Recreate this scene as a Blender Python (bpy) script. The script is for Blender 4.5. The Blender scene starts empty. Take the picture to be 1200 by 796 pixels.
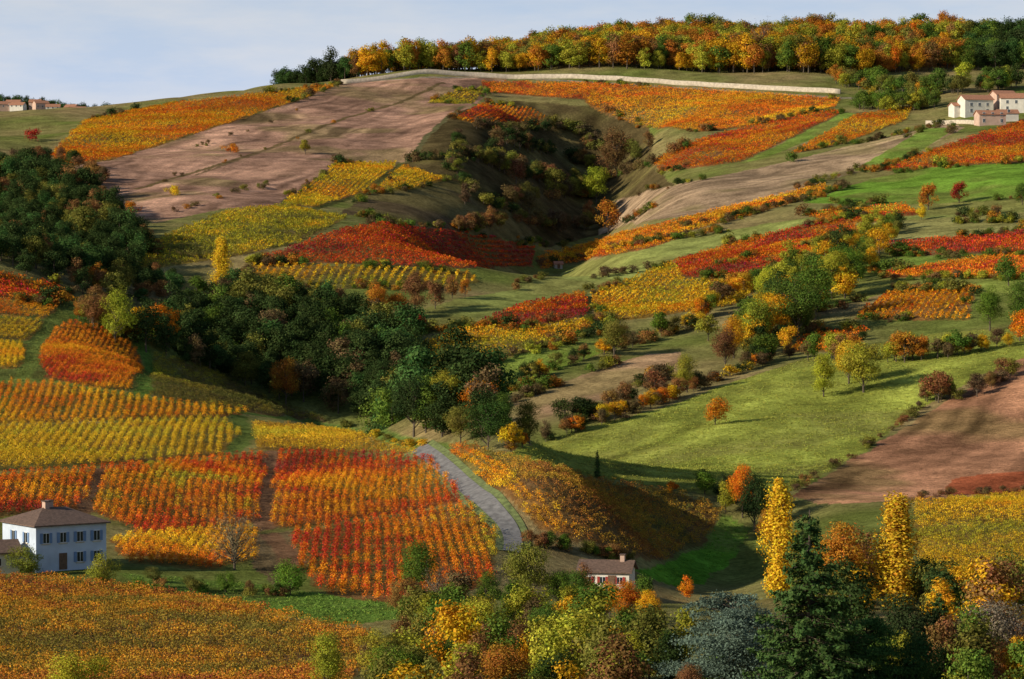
import bpy, math, random
import numpy as np
from mathutils import Vector
random.seed(7); rng=np.random.default_rng(7)
F=600/math.tan(math.radians(10)); PITCH=math.atan(98/F)
scene=bpy.context.scene
def link(o): scene.collection.objects.link(o); return o
# ------------------------------------------------------------ camera
cd=bpy.data.cameras.new("camera"); cam=link(bpy.data.objects.new("camera",cd))
cd.sensor_fit='HORIZONTAL'; cd.angle_x=math.radians(20); cd.clip_start=1; cd.clip_end=20000
cam.location=(0,0,0); cam.rotation_euler=(math.pi/2-PITCH,0,0); scene.camera=cam
# ------------------------------------------------------------ survey helpers
def ray(u,v):
    u=np.asarray(u,float); v=np.asarray(v,float)
    a=(u-600)/F; b=-(v-398)/F
    c,s=math.cos(PITCH),math.sin(PITCH)
    y=c+b*s; z=-s+b*c
    return a/y, z/y
def noise(x,y,seed=0):
    xi=np.floor(x).astype(np.int64); yi=np.floor(y).astype(np.int64)
    fx=x-xi; fy=y-yi; fx=fx*fx*(3-2*fx); fy=fy*fy*(3-2*fy)
    def h(a,b):
        n=(a*374761393+b*668265263+seed*982451653)&0xffffffff
        n=((n^(n>>13))*1274126177)&0xffffffff
        n=(n^(n>>16))&0xffff
        return n/65535.0
    return (h(xi,yi)*(1-fx)+h(xi+1,yi)*fx)*(1-fy)+(h(xi,yi+1)*(1-fx)+h(xi+1,yi+1)*fx)*fy
def fbm(x,y,seed=0,o=3):
    r=0;a=.5;t=0
    for i in range(o):
        r=r+a*noise(x*2**i+17.3*i,y*2**i,seed+i); t+=a; a*=.5
    return r/t
# ------------------------------------------------------------ terrain control points: (u, v, distance)
C=[]
cols={
 -250:[(760,280),(650,380),(560,450),(450,600),(360,700),(280,820),(220,1000),(170,1250),(140,1450)],
 0:[(796,270),(700,340),(655,375),(560,440),(520,500),(450,590),(400,660),(340,740),(300,800),(262,930),(200,1120),(165,1280),(136,1450)],
 150:[(796,272),(705,335),(665,370),(560,450),(500,540),(460,590),(415,650),(375,720),(318,860),(240,1030),(190,1180),(155,1330),(125,1480)],
 300:[(796,275),(715,325),(690,365),(620,420),(560,480),(510,530),(480,600),(330,865),(270,950),(238,1030),(200,1150),(150,1320),(108,1490)],
 450:[(796,270),(715,330),(640,400),(570,460),(522,520),(330,870),(300,910),(264,960),(200,1170),(150,1340),(100,1510)],
 600:[(796,260),(715,325),(620,430),(570,475),(528,520),(500,650),(400,780),(340,880),(290,970),(250,1090),(200,1230),(150,1390),(110,1520)],
 750:[(796,260),(690,380),(640,440),(600,480),(550,560),(500,640),(450,720),(400,790),(350,880),(300,980),(250,1100),(200,1240),(150,1390)],
 900:[(796,250),(700,370),(600,480),(550,570),(500,630),(440,700),(380,790),(300,930),(250,1050),(200,1200),(150,1360)],
 1050:[(796,240),(700,380),(640,450),(590,520),(540,580),(480,650),(400,750),(350,820),(300,910),(250,1020),(200,1150),(150,1300),(112,1470)],
 1200:[(796,230),(680,400),(600,480),(540,560),(450,650),(400,710),(340,800),(300,880),(250,1000),(200,1120),(150,1260),(112,1430),(85,1600)],
 1450:[(760,250),(600,500),(450,640),(340,800),(250,980),(180,1150),(130,1350),(80,1600)]}
for u,l in cols.items():
    for v,d in l: C.append((u,v,d))
C+=[(400,97,1540),(500,89,1560),(600,88,1580),(700,94,1560),(850,103,1530),(990,112,1490)]
C+=[(450,90,1700),(560,80,1700),(700,66,1720),(900,60,1740),(1100,58,1760),(1300,52,1780),(700,64,1900),(1100,56,1950),(350,104,1640)]
P=[]
for u,v,d in C:
    a,b=ray(u,v); P.append((a*d,d,b*d))
P+=[(0,0,-3),(60,0,-3),(-60,0,-3),(0,60,-16),(-60,80,-22),(70,80,-22),(0,150,-34),(-120,160,-36),(120,160,-36)]
P+=[(float(ray(u,400)[0])*d,d,z) for u,d,z in [(300,700,-41),(400,640,-44),(400,740,-34),(480,620,-46),(480,720,-38),(540,600,-46),(200,760,-30),(330,790,-24)]]
P+=[(-180,1900,70),(-420,1800,50),(-420,2100,88),(-430,2500,124),(-300,2500,112),(-380,3000,116),(-200,2500,78),(0,2500,95),(400,2500,120),(800,2500,120),(-800,2500,128),
    (0,4000,60),(1500,4000,60),(-1500,4000,80),(0,6500,40),(3000,6500,0),(-3000,6500,0),(700,1500,110),(-700,1500,60),(-700,1000,20),(600,900,20),(-500,400,-30),(500,400,-35)]
P=np.array(P,float)
def tps_fit(P,lam=2e-6):
    X=P[:,:2]/1000; n=len(X)
    r=np.linalg.norm(X[:,None]-X[None],axis=2)
    K=np.where(r>0,r*r*np.log(np.maximum(r,1e-9)),0)+np.eye(n)*lam
    Q=np.c_[np.ones(n),X]; A=np.zeros((n+3,n+3)); A[:n,:n]=K; A[:n,n:]=Q; A[n:,:n]=Q.T
    return X,np.linalg.solve(A,np.r_[P[:,2],0,0,0])
TX,TW=tps_fit(P)
def base_h(x,y):
    x=np.asarray(x,float); y=np.asarray(y,float); sh=x.shape
    x=x.ravel()/1000; y=y.ravel()/1000; out=np.empty(len(x)); n=len(TX)
    for s in range(0,len(x),40000):
        xs=x[s:s+40000]; ys=y[s:s+40000]
        r2=(xs[:,None]-TX[:,0])**2+(ys[:,None]-TX[:,1])**2
        out[s:s+40000]=(0.5*r2*np.log(np.maximum(r2,1e-18)))@TW[:n]+TW[n]+TW[n+1]*xs+TW[n+2]*ys
    return out.reshape(sh)
gx=np.arange(-560,561,5.0); gy=np.arange(60,3200,5.0)
GX,GY=np.meshgrid(gx,gy)
FEATS=[]
def dist_poly(x,y,pl):
    best=np.full(np.shape(x),1e9)
    for (x0,y0),(x1,y1) in zip(pl[:-1],pl[1:]):
        dx,dy=x1-x0,y1-y0; L=dx*dx+dy*dy+1e-9
        t=np.clip(((x-x0)*dx+(y-y0)*dy)/L,0,1)
        best=np.minimum(best,np.hypot(x-x0-t*dx,y-y0-t*dy))
    return best
def height(x,y):
    x=np.asarray(x,float); y=np.asarray(y,float)
    z=base_h(x,y)
    for pl,dep,sig in FEATS:
        z=z+dep*np.exp(-(dist_poly(x,y,pl)/sig)**2)
    f=np.clip((y-200)/200,0,1); g=np.clip((y-850)/200,0,1)
    z=z+f*((noise(x/60+5,y/60,11)-.5)*2.6+(noise(x/26+5,y/26,12)-.5)*1.1)+g*((noise(x/38,y/52,13)-.5)*3.2+(noise(x/15,y/15,14)-.5)*.9)
    return z
H=base_h(GX,GY)
def hb(x,y):
    fx=np.clip((x-gx[0])/5,0,len(gx)-1.001); fy=np.clip((y-gy[0])/5,0,len(gy)-1.001)
    i=fx.astype(int); j=fy.astype(int); fx=fx-i; fy=fy-j
    return (H[j,i]*(1-fx)+H[j,i+1]*fx)*(1-fy)+(H[j+1,i]*(1-fx)+H[j+1,i+1]*fx)*fy
ts=np.arange(120,3150,2.5)
def cast(pts):
    pts=np.asarray(pts,float).reshape(-1,2); a,b=ray(pts[:,0],pts[:,1])
    X=a[:,None]*ts; G=b[:,None]*ts-hb(X,np.broadcast_to(ts,X.shape))
    hit=G<0; k=np.where(hit.any(1),hit.argmax(1),0)
    miss=~hit.any(1)
    if miss.any(): k[miss]=np.argmin(G[miss][:, :640],axis=1)
    k=np.maximum(k,1); r=np.arange(len(k)); g0=G[r,k-1]; g1=G[r,k]
    t=np.where(miss,ts[k],ts[k-1]+2.5*np.clip(g0/(g0-g1+1e-9),0,1))
    return np.c_[a*t,t]
F0=[([(690,135),(700,180),(660,230),(615,262),(600,290)],-26,27),
    ([(530,530),(575,560),(625,600),(650,625)],8.5,13),
    ([(560,135),(545,165),(525,200)],6.5,20),
    ([(200,440),(300,480)],-3,14),
    ([(760,690),(840,650),(880,600)],-5,12)]
FE=[(cast(p),d,s) for p,d,s in F0]
FEATS=FE
H=height(GX,GY)
def densify(p,closed=True,step=14):
    out=[]; q=list(p)+([p[0]] if closed else [])
    for (a,b),(c,d) in zip(q[:-1],q[1:]):
        n=max(1,int(math.hypot(c-a,d-b)/step))
        for i in range(n): out.append((a+(c-a)*i/n,b+(d-b)*i/n))
    if not closed: out.append(q[-1])
    return out
def wpoly(p): return cast(densify(p))
def wline(p): return cast(densify(p,False))
def pip(x,y,poly):
    x=np.asarray(x); y=np.asarray(y); ins=np.zeros(x.shape,bool)
    m=(x>poly[:,0].min())&(x<poly[:,0].max())&(y>poly[:,1].min())&(y<poly[:,1].max())
    xs=x[m]; ys=y[m]; r=np.zeros(xs.shape,bool); n=len(poly)
    for i in range(n):
        x0,y0=poly[i]; x1,y1=poly[(i+1)%n]
        if y0==y1: continue
        c=((y0>ys)!=(y1>ys))&(xs<(x1-x0)*(ys-y0)/(y1-y0)+x0)
        r^=c
    ins[m]=r; return ins
# ------------------------------------------------------------ materials
def newmat(name):
    m=bpy.data.materials.new(name); m.use_nodes=True; nt=m.node_tree; nt.nodes.clear()
    return m,nt,nt.nodes.new('ShaderNodeOutputMaterial')
def N(nt,t,**k):
    n=nt.nodes.new(t)
    for a,b in k.items(): setattr(n,a,b)
    return n
def leafmat(name,mode):
    m,nt,out=newmat(name); L=nt.links
    if mode=='obj': c=N(nt,'ShaderNodeObjectInfo').outputs['Color']
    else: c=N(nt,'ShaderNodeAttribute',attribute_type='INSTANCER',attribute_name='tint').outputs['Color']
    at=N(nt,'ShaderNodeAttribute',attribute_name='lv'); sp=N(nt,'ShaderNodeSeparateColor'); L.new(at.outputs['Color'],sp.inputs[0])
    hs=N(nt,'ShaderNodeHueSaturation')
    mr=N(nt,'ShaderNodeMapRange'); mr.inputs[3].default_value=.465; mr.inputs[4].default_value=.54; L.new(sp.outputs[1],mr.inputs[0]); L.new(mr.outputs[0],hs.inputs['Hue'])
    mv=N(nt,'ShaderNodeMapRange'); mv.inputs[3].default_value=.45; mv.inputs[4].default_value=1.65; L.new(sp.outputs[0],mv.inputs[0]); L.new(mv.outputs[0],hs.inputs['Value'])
    L.new(c,hs.inputs['Color'])
    d=N(nt,'ShaderNodeBsdfDiffuse'); t=N(nt,'ShaderNodeBsdfTranslucent'); mx=N(nt,'ShaderNodeMixShader'); mx.inputs[0].default_value=.22
    L.new(hs.outputs[0],d.inputs[0]); L.new(hs.outputs[0],t.inputs[0]); L.new(d.outputs[0],mx.inputs[1]); L.new(t.outputs[0],mx.inputs[2]); L.new(mx.outputs[0],out.inputs[0])
    return m
def plain(name,col,var=.25,scale=1.5,rough=.85,bump=0):
    m,nt,out=newmat(name); L=nt.links
    p=N(nt,'ShaderNodeBsdfPrincipled'); p.inputs['Roughness'].default_value=rough
    g=N(nt,'ShaderNodeNewGeometry'); n=N(nt,'ShaderNodeTexNoise'); n.inputs['Scale'].default_value=scale; n.inputs['Detail'].default_value=6
    L.new(g.outputs['Position'],n.inputs['Vector'])
    mr=N(nt,'ShaderNodeMapRange'); mr.inputs[1].default_value=.3; mr.inputs[2].default_value=.7; mr.inputs[3].default_value=1-var; mr.inputs[4].default_value=1+var
    L.new(n.outputs[0],mr.inputs[0]); v=N(nt,'ShaderNodeVectorMath',operation='SCALE'); v.inputs[0].default_value=col; L.new(mr.outputs[0],v.inputs['Scale'])
    L.new(v.outputs[0],p.inputs['Base Color']); L.new(p.outputs[0],out.inputs[0])
    if bump:
        b=N(nt,'ShaderNodeBump'); b.inputs['Strength'].default_value=bump; b.inputs['Distance'].default_value=.1; L.new(n.outputs[0],b.inputs['Height']); L.new(b.outputs[0],p.inputs['Normal'])
    return m
LEAF=leafmat('tree_foliage','obj'); LEAFI=leafmat('mass_foliage','inst')
BARK=plain('bark',(.10,.075,.05),.4,6,.95)
def groundmat():
    m,nt,out=newmat('ground'); L=nt.links
    at=N(nt,'ShaderNodeAttribute',attribute_name='gcol'); g=N(nt,'ShaderNodeNewGeometry')
    n1=N(nt,'ShaderNodeTexNoise'); n1.inputs['Scale'].default_value=.9; n1.inputs['Detail'].default_value=8; n1.inputs['Roughness'].default_value=.75
    n2=N(nt,'ShaderNodeTexNoise'); n2.inputs['Scale'].default_value=.13; n2.inputs['Detail'].default_value=5
    for n in (n1,n2): L.new(g.outputs['Position'],n.inputs['Vector'])
    a=N(nt,'ShaderNodeMapRange'); a.inputs[1].default_value=.3; a.inputs[2].default_value=.7; a.inputs[3].default_value=.45; a.inputs[4].default_value=1.55; L.new(n1.outputs[0],a.inputs[0])
    b=N(nt,'ShaderNodeMapRange'); b.inputs[1].default_value=.3; b.inputs[2].default_value=.7; b.inputs[3].default_value=.68; b.inputs[4].default_value=1.32; L.new(n2.outputs[0],b.inputs[0])
    mu=N(nt,'ShaderNodeMath',operation='MULTIPLY'); L.new(a.outputs[0],mu.inputs[0]); L.new(b.outputs[0],mu.inputs[1])
    v=N(nt,'ShaderNodeVectorMath',operation='SCALE'); L.new(at.outputs['Color'],v.inputs[0]); L.new(mu.outputs[0],v.inputs['Scale'])
    d=N(nt,'ShaderNodeBsdfDiffuse'); L.new(v.outputs[0],d.inputs[0])
    bp=N(nt,'ShaderNodeBump'); bp.inputs['Strength'].default_value=.9; bp.inputs['Distance'].default_value=.5; L.new(n1.outputs[0],bp.inputs['Height']); L.new(bp.outputs[0],d.inputs['Normal'])
    L.new(d.outputs[0],out.inputs[0]); return m
GROUND=groundmat()
# ------------------------------------------------------------ mesh helpers
def build(name,V,Fa,mats,mi=None,lv=None,smooth=False):
    V=np.asarray(V,np.float32); me=bpy.data.meshes.new(name)
    me.vertices.add(len(V)); me.vertices.foreach_set('co',V.ravel())
    Fa=np.asarray(Fa,np.int32); n,k=Fa.shape
    me.loops.add(n*k); me.loops.foreach_set('vertex_index',Fa.ravel())
    me.polygons.add(n); me.polygons.foreach_set('loop_start',np.arange(0,n*k,k,dtype=np.int32))
    for m in mats: me.materials.append(m)
    if mi is not None: me.polygons.foreach_set('material_index',np.asarray(mi,np.int32))
    if smooth: me.polygons.foreach_set('use_smooth',np.ones(n,bool))
    me.update(calc_edges=True)
    if lv is not None:
        a=me.attributes.new('lv','FLOAT_COLOR','POINT'); a.data.foreach_set('color',np.asarray(lv,np.float32).ravel())
    return me
def tube(pts,rad,k=6):
    pts=np.asarray(pts,float); V=[];Fa=[]
    for i,p in enumerate(pts):
        t=pts[min(i+1,len(pts)-1)]-pts[max(i-1,0)]; t=t/(np.linalg.norm(t)+1e-9)
        a=np.cross(t,[.3,1,.1]); a/=np.linalg.norm(a)+1e-9; b=np.cross(t,a)
        for j in range(k):
            an=2*math.pi*j/k; V.append(p+rad[i]*(math.cos(an)*a+math.sin(an)*b))
    for i in range(len(pts)-1):
        for j in range(k): Fa.append((i*k+j,i*k+(j+1)%k,(i+1)*k+(j+1)%k,(i+1)*k+j))
    return V,Fa
def unit(v): return v/(np.linalg.norm(v,axis=-1,keepdims=True)+1e-9)
def leafquads(c,nrm,size,r,bias=.6,asp=.7):
    n=len(c); nn=unit(nrm*bias+unit(r.normal(size=(n,3)))*(1-bias)+1e-6)
    t=unit(np.cross(nn,r.normal(size=(n,3)))); b=np.cross(nn,t); s=size[:,None]
    j=lambda: (1+r.uniform(-.3,.3,(n,1)))
    V=np.stack([c-t*s*j(),c-b*s*asp*j()+nn*s*.15,c+t*s*j(),c+b*s*asp*j()-nn*s*.15],1).reshape(-1,3)
    return V,np.arange(4*n).reshape(-1,4)
def assemble(name,parts,LC,LN,LS,lv,leafm,r,bias=.6,asp=.7):
    V=[];Fa=[];o=0
    for v,f in parts:
        V+=list(v); Fa+=[tuple(i+o for i in q) for q in f]; o+=len(v)
    nb=len(Fa); LV,LF=leafquads(LC,LN,LS,r,bias,asp)
    V=np.vstack([np.array(V).reshape(-1,3),LV]); Fa=np.vstack([np.array(Fa,int).reshape(-1,4),LF+o])
    col=np.ones((len(V),4)); col[o:,0]=np.repeat(lv[:,0],4); col[o:,1]=np.repeat(lv[:,1],4)
    mi=np.r_[np.zeros(nb),np.ones(len(LF))]
    return build(name,V,Fa,[BARK,leafm],mi,col)
def broadleaf(name,seed,nl,ls,leafm,rx=.36,zc=.58,rz=.40,K=20,lobe=(.11,.19),limbs=True,shell=.5,fl=1.0,trunk=.022):
    r=np.random.default_rng(seed); H=1.0
    lc=[];tries=0
    while len(lc)<K and tries<2000:
        tries+=1; p=unit(r.normal(size=3))*r.uniform(.25,.9)**.6
        if p[2]<-.75: continue
        taper=1-.25*max(0,p[2])
        lc.append([p[0]*rx*taper,p[1]*rx*taper,zc+p[2]*rz])
    lc=np.array(lc)+r.normal(size=(K,3))*[.025,.025,.015]
    lr=r.uniform(*lobe,K); w=lr**2; ids=r.choice(K,nl,p=w/w.sum())
    d=unit(r.normal(size=(nl,3))); rad=lr[ids]*(shell+(1.08-shell)*r.uniform(0,1,nl)**.5)
    rad*=1+.3*np.sin(d[:,0]*7+ids)*np.cos(d[:,2]*6+ids*2)
    rad*=np.where(r.uniform(size=nl)<.14,1.28,1)
    c=lc[ids]+d*rad[:,None]*[1,1,.85*fl]
    nrm=unit(d+unit(c-[0,0,zc])*.6+[0,0,.25])
    lb=r.uniform(.2,.8,K); lh=r.uniform(.2,.8,K)
    lv=np.c_[np.clip(lb[ids]*.6+.2+r.normal(0,.2,nl),0,1),np.clip(lh[ids]*.7+.15+r.normal(0,.15,nl),0,1)]
    keep=c[:,2]>.04
    parts=[tube([[0,0,-.03],[.006,0,.12],[0,.008,.3],[.01,0,.52],[0,0,.72]],[trunk,trunk*.8,trunk*.65,trunk*.4,.004])]
    if limbs:
        for p in lc:
            z0=max(.12,min(.5,p[2]-.18-abs(p[0])*.3)); parts.append(tube([[0,0,z0],[p[0]*.45,p[1]*.45,z0+(p[2]-z0)*.4],p],[trunk*.4,trunk*.28,.003],4))
    return assemble(name,parts,c[keep],nrm[keep],np.full(keep.sum(),ls)*r.uniform(.6,1.3,keep.sum()),lv[keep],leafm,r)
def poplar(name,seed,nl,ls,leafm):
    r=np.random.default_rng(seed); K=120; zz=r.uniform(.08,.95,K); prof=.105*np.sin(np.pi*np.clip((zz+.10)/1.12,0,1))**.6*(1+.25*np.sin(zz*19+seed))
    an=r.uniform(0,6.28,K); off=r.uniform(.2,.9,K); lc=np.c_[np.cos(an)*prof*off,np.sin(an)*prof*off,zz]; lr=prof*r.uniform(.25,.5,K)+.008
    ids=r.choice(K,nl,p=lr/lr.sum()); d=unit(r.normal(size=(nl,3)))
    c=lc[ids]+d*(lr[ids]*r.uniform(.4,1.35,nl))[:,None]*[1,1,2.4]; nrm=unit(d*.6+unit(c*[1,1,0])*.8+[0,0,.3])
    lb=r.uniform(.25,.75,K); lv=np.c_[np.clip(lb[ids]*.5+.25+r.normal(0,.18,nl),0,1),np.clip(.5+r.normal(0,.2,nl),0,1)]
    parts=[tube([[0,0,-.03],[0,0,.3],[0,0,.95]],[.016,.011,.002])]+[tube([[0,0,max(.05,p[2]-.14)],list(p)],[.005,.001],4) for p in lc]
    return assemble(name,parts,c,nrm,np.full(nl,ls)*r.uniform(.6,1.3,nl),lv,leafm,r)
def conifer(name,seed,nl,ls,leafm,w=.27,levels=26,pw=.85):
    r=np.random.default_rng(seed); parts=[tube([[0,0,-.03],[0,0,.4],[0,0,.99]],[.02,.013,.002])]; C_=[];Nn=[];B=[]
    br=[]
    for i in range(levels):
        z=.07+.91*i/levels; L=w*(1-z)**pw*(1+r.uniform(-.1,.1))+.012
        for k in range(max(5,int(12*(1-z))+5)):
            a=r.uniform(0,6.28); l=L*r.uniform(.6,1.2); br.append((z+r.uniform(-.015,.015),a,l,r.uniform(.1,.9)))
    ltot=sum(b[2]+.02 for b in br)
    for z,a,l,bb in br:
        n=max(6,int(nl*(l+.02)/ltot)); t=r.uniform(.1,1,n)**.7; dx,dy=math.cos(a),math.sin(a)
        sp=(1.05-t)*l*.38; s=r.normal(0,.5,n)*sp
        zz=z-.28*l*t+.16*l*t**3+r.normal(0,.008,n)-np.abs(s)*.25
        C_.append(np.c_[dx*l*t-dy*s,dy*l*t+dx*s,zz]); Nn.append(np.c_[np.full(n,dx*.8),np.full(n,dy*.8),np.full(n,.7)])
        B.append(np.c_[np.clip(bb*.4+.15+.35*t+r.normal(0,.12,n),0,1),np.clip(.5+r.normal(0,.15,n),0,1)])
        if l>.05: parts.append(tube([[0,0,z],[dx*l*.9,dy*l*.9,z-.16*l]],[.004,.001],3))
    c=np.vstack(C_); return assemble(name,parts,c,np.vstack(Nn),np.full(len(c),ls)*r.uniform(.5,1.3,len(c)),np.vstack(B),leafm,r,.55,.45)
def cedar(name,seed,nl,ls,leafm):
    r=np.random.default_rng(seed); parts=[tube([[0,0,-.03],[0,0,.4],[.02,0,.88]],[.035,.022,.003])]; C_=[];Nn=[];B=[]
    br=[(z,r.uniform(0,6.28),(.52*math.sqrt(max(0,1-((z-.2)/.78)**2.2))+.06)*r.uniform(.55,1.1),r.uniform(.1,.9)) for z in np.linspace(.2,.93,70)]
    for z,a,l,bb in br:
        n=int(nl*l/22)+20; dx,dy=math.cos(a),math.sin(a); t=r.uniform(.25,1,n); s=r.normal(0,.15,n)*l*1.3
        C_.append(np.c_[dx*l*t-dy*s,dy*l*t+dx*s,z+.10*l*t-.14*l*t*t+r.normal(0,.016,n)]); Nn.append(np.tile([dx*.5,dy*.5,.6],(n,1)))
        B.append(np.c_[np.clip(bb*.5+.25+r.normal(0,.15,n),0,1),np.full(n,.5)])
        parts.append(tube([[0,0,z-.06],[dx*l*.8,dy*l*.8,z+.0]],[.009,.002],4))
    c=np.vstack(C_); return assemble(name,parts,c,np.vstack(Nn),np.full(len(c),ls)*r.uniform(.5,1.3,len(c)),np.vstack(B),leafm,r,.5,.5)
def sparse(name,seed,nl,ls,leafm):
    r=np.random.default_rng(seed); parts=[tube([[0,0,-.03],[.01,0,.2],[0,0,.5]],[.022,.016,.008])]; tips=[]
    for i in range(70):
        a=r.uniform(0,6.28); e=r.uniform(.25,1.4); z0=r.uniform(.12,.45); l=r.uniform(.3,.55)*(1 if e>.6 else .75)
        m=np.array([math.cos(a)*math.cos(e),math.sin(a)*math.cos(e),math.sin(e)]); p0=np.array([0,0,z0]); p1=p0+m*l*.5+r.normal(0,.02,3); p2=p0+m*l+[0,0,.04]
        parts.append(tube([p0,p1,p2],[.008,.005,.0015],3)); tips+=[p1,p2,(p1+p2)/2]
        for k in range(4):
            q=p1+(p2-p1)*r.uniform(0,1); e2=q+(m+r.normal(0,.6,3))*.1; parts.append(tube([q,e2],[.003,.001],3)); tips.append(e2)
    tips=np.array(tips); ids=r.integers(0,len(tips),nl); c=tips[ids]+r.normal(0,.028,(nl,3))
    return assemble(name,parts,c,unit(c-[0,0,.5]),np.full(nl,ls)*r.uniform(.5,1.2,nl),np.c_[r.uniform(.2,.8,nl),r.uniform(.3,.7,nl)],leafm,r)
MESH={}
def variants(key,fn,n): MESH[key]=[fn(i) for i in range(n)]
variants('hi',lambda i:broadleaf('broadleaf',100+i,9500,.0115,LEAF,rx=.27+.05*(i%3),K=22+4*(i%4),lobe=(.08,.17)),10)
variants('mid',lambda i:broadleaf('broadleaf',200+i,2800,.021,LEAF,rx=.27+.05*(i%3),K=18+2*(i%4),lobe=(.09,.17)),8)
variants('bush_hi',lambda i:broadleaf('shrub',300+i,6000,.016,LEAF,rx=.5,zc=.48,rz=.42,K=20,lobe=(.12,.22),trunk=.02),4)
variants('bush',lambda i:broadleaf('shrub',320+i,900,.045,LEAF,rx=.6,zc=.45,rz=.42,K=10,lobe=(.18,.3),trunk=.02),4)
variants('poplar',lambda i:poplar('poplar',400+i,11000,.0088,LEAF),3)
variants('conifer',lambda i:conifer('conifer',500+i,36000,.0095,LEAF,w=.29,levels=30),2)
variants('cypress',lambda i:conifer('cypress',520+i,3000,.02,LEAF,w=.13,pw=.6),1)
variants('cedar',lambda i:cedar('cedar',540+i,26000,.012,LEAF),2)
variants('sparse',lambda i:sparse('sparse',560+i,2600,.010,LEAF),3)
def srccol(name,meshes):
    c=bpy.data.collections.new(name)
    for i,m in enumerate(meshes): c.objects.link(bpy.data.objects.new(f"{name}_{i:02d}",m))
    return c
WOOD=srccol('woodland_tree',[broadleaf('wood_tree',600+i,2800,.020,LEAFI,rx=.25+.05*(i%3),zc=.54,rz=.44,K=22,lobe=(.08,.16),limbs=False) for i in range(10)])
SHR=srccol('hedge_shrub',[broadleaf('hedge_shrub',640+i,700,.05,LEAFI,rx=.6,zc=.45,rz=.42,K=10,lobe=(.16,.3),limbs=False) for i in range(6)])
def vine(seed,nl,ls,L,w,h):
    r=np.random.default_rng(seed)
    c=np.c_[r.uniform(-L/2,L/2,nl),r.normal(0,w/2.2,nl),.25+(h-.25)*r.uniform(0,1,nl)**.8]
    c[:,1]*=(1.15-.5*(c[:,2]/h)); c[:,2]+=.12*np.sin(c[:,0]*3+seed)
    nrm=unit(np.c_[np.zeros(nl),c[:,1]*3,np.full(nl,.6)])
    parts=[tube([[x,0,-.1],[x+.05,.02,.3],[x,0,.6]],[.035,.025,.015],3) for x in ([0] if L<1.5 else [-L/4,L/4])]
    return assemble('vine',parts,c,nrm,np.full(nl,ls)*r.uniform(.6,1.3,nl),np.c_[np.clip(r.normal(.5,.2,nl),0,1),np.clip(r.normal(.5,.18,nl),0,1)],LEAFI,r,.5,.8)
VN=srccol('vine_near',[vine(700+i,66,.085,1.25,.74,1.1) for i in range(8)])
VF=srccol('vine_far',[vine(720+i,26,.21,2.2,.72,1.2) for i in range(6)])
def tuft(seed):
    r=np.random.default_rng(seed); n=10; c=np.c_[r.normal(0,.4,n),r.normal(0,.4,n),r.uniform(.02,.16,n)]
    return assemble('tuft',[tube([[0,0,-.05],[0,0,.1]],[.02,.005],3)],c,np.tile([0,0,1.],(n,1)),np.full(n,.14),np.c_[r.uniform(.3,.7,n),r.uniform(.35,.65,n)],LEAFI,r,.5,.4)
TUFT=srccol('grass_tuft',[tuft(800+i) for i in range(4)])
def instancer(name,col,pts,yaw,scl,tint):
    n=len(pts); me=bpy.data.meshes.new(name); me.vertices.add(n); me.vertices.foreach_set('co',np.asarray(pts,np.float32).ravel())
    def A(nm,t,key,arr): a=me.attributes.new(nm,t,'POINT'); a.data.foreach_set(key,np.asarray(arr,np.float32 if t!='INT' else np.int32).ravel())
    A('rot','FLOAT_VECTOR','vector',np.c_[np.zeros(n),np.zeros(n),yaw]); A('scl','FLOAT_VECTOR','vector',scl)
    A('tint','FLOAT_COLOR','color',np.c_[tint,np.ones(n)]); A('idx','INT','value',rng.integers(0,len(col.objects),n))
    o=link(bpy.data.objects.new(name,me))
    gname='scatter_'+col.name; ng=bpy.data.node_groups.get(gname)
    if not ng:
        ng=bpy.data.node_groups.new(gname,'GeometryNodeTree'); ng.interface.new_socket('Geometry',in_out='INPUT',socket_type='NodeSocketGeometry'); ng.interface.new_socket('Geometry',in_out='OUTPUT',socket_type='NodeSocketGeometry')
        gi=N(ng,'NodeGroupInput'); go=N(ng,'NodeGroupOutput'); ip=N(ng,'GeometryNodeInstanceOnPoints'); ci=N(ng,'GeometryNodeCollectionInfo')
        ci.inputs['Collection'].default_value=col; ci.inputs['Separate Children'].default_value=True; ci.inputs['Reset Children'].default_value=True
        def NA(nm,t): a=N(ng,'GeometryNodeInputNamedAttribute',data_type=t); a.inputs['Name'].default_value=nm; return a.outputs['Attribute']
        er=N(ng,'FunctionNodeEulerToRotation'); ng.links.new(NA('rot','FLOAT_VECTOR'),er.inputs[0])
        ng.links.new(gi.outputs[0],ip.inputs['Points']); ng.links.new(ci.outputs[0],ip.inputs['Instance']); ip.inputs['Pick Instance'].default_value=True
        ng.links.new(NA('idx','INT'),ip.inputs['Instance Index']); ng.links.new(er.outputs[0],ip.inputs['Rotation']); ng.links.new(NA('scl','FLOAT_VECTOR'),ip.inputs['Scale']); ng.links.new(ip.outputs[0],go.inputs[0])
    md=o.modifiers.new('scatter','NODES'); md.node_group=ng
    return o
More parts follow.
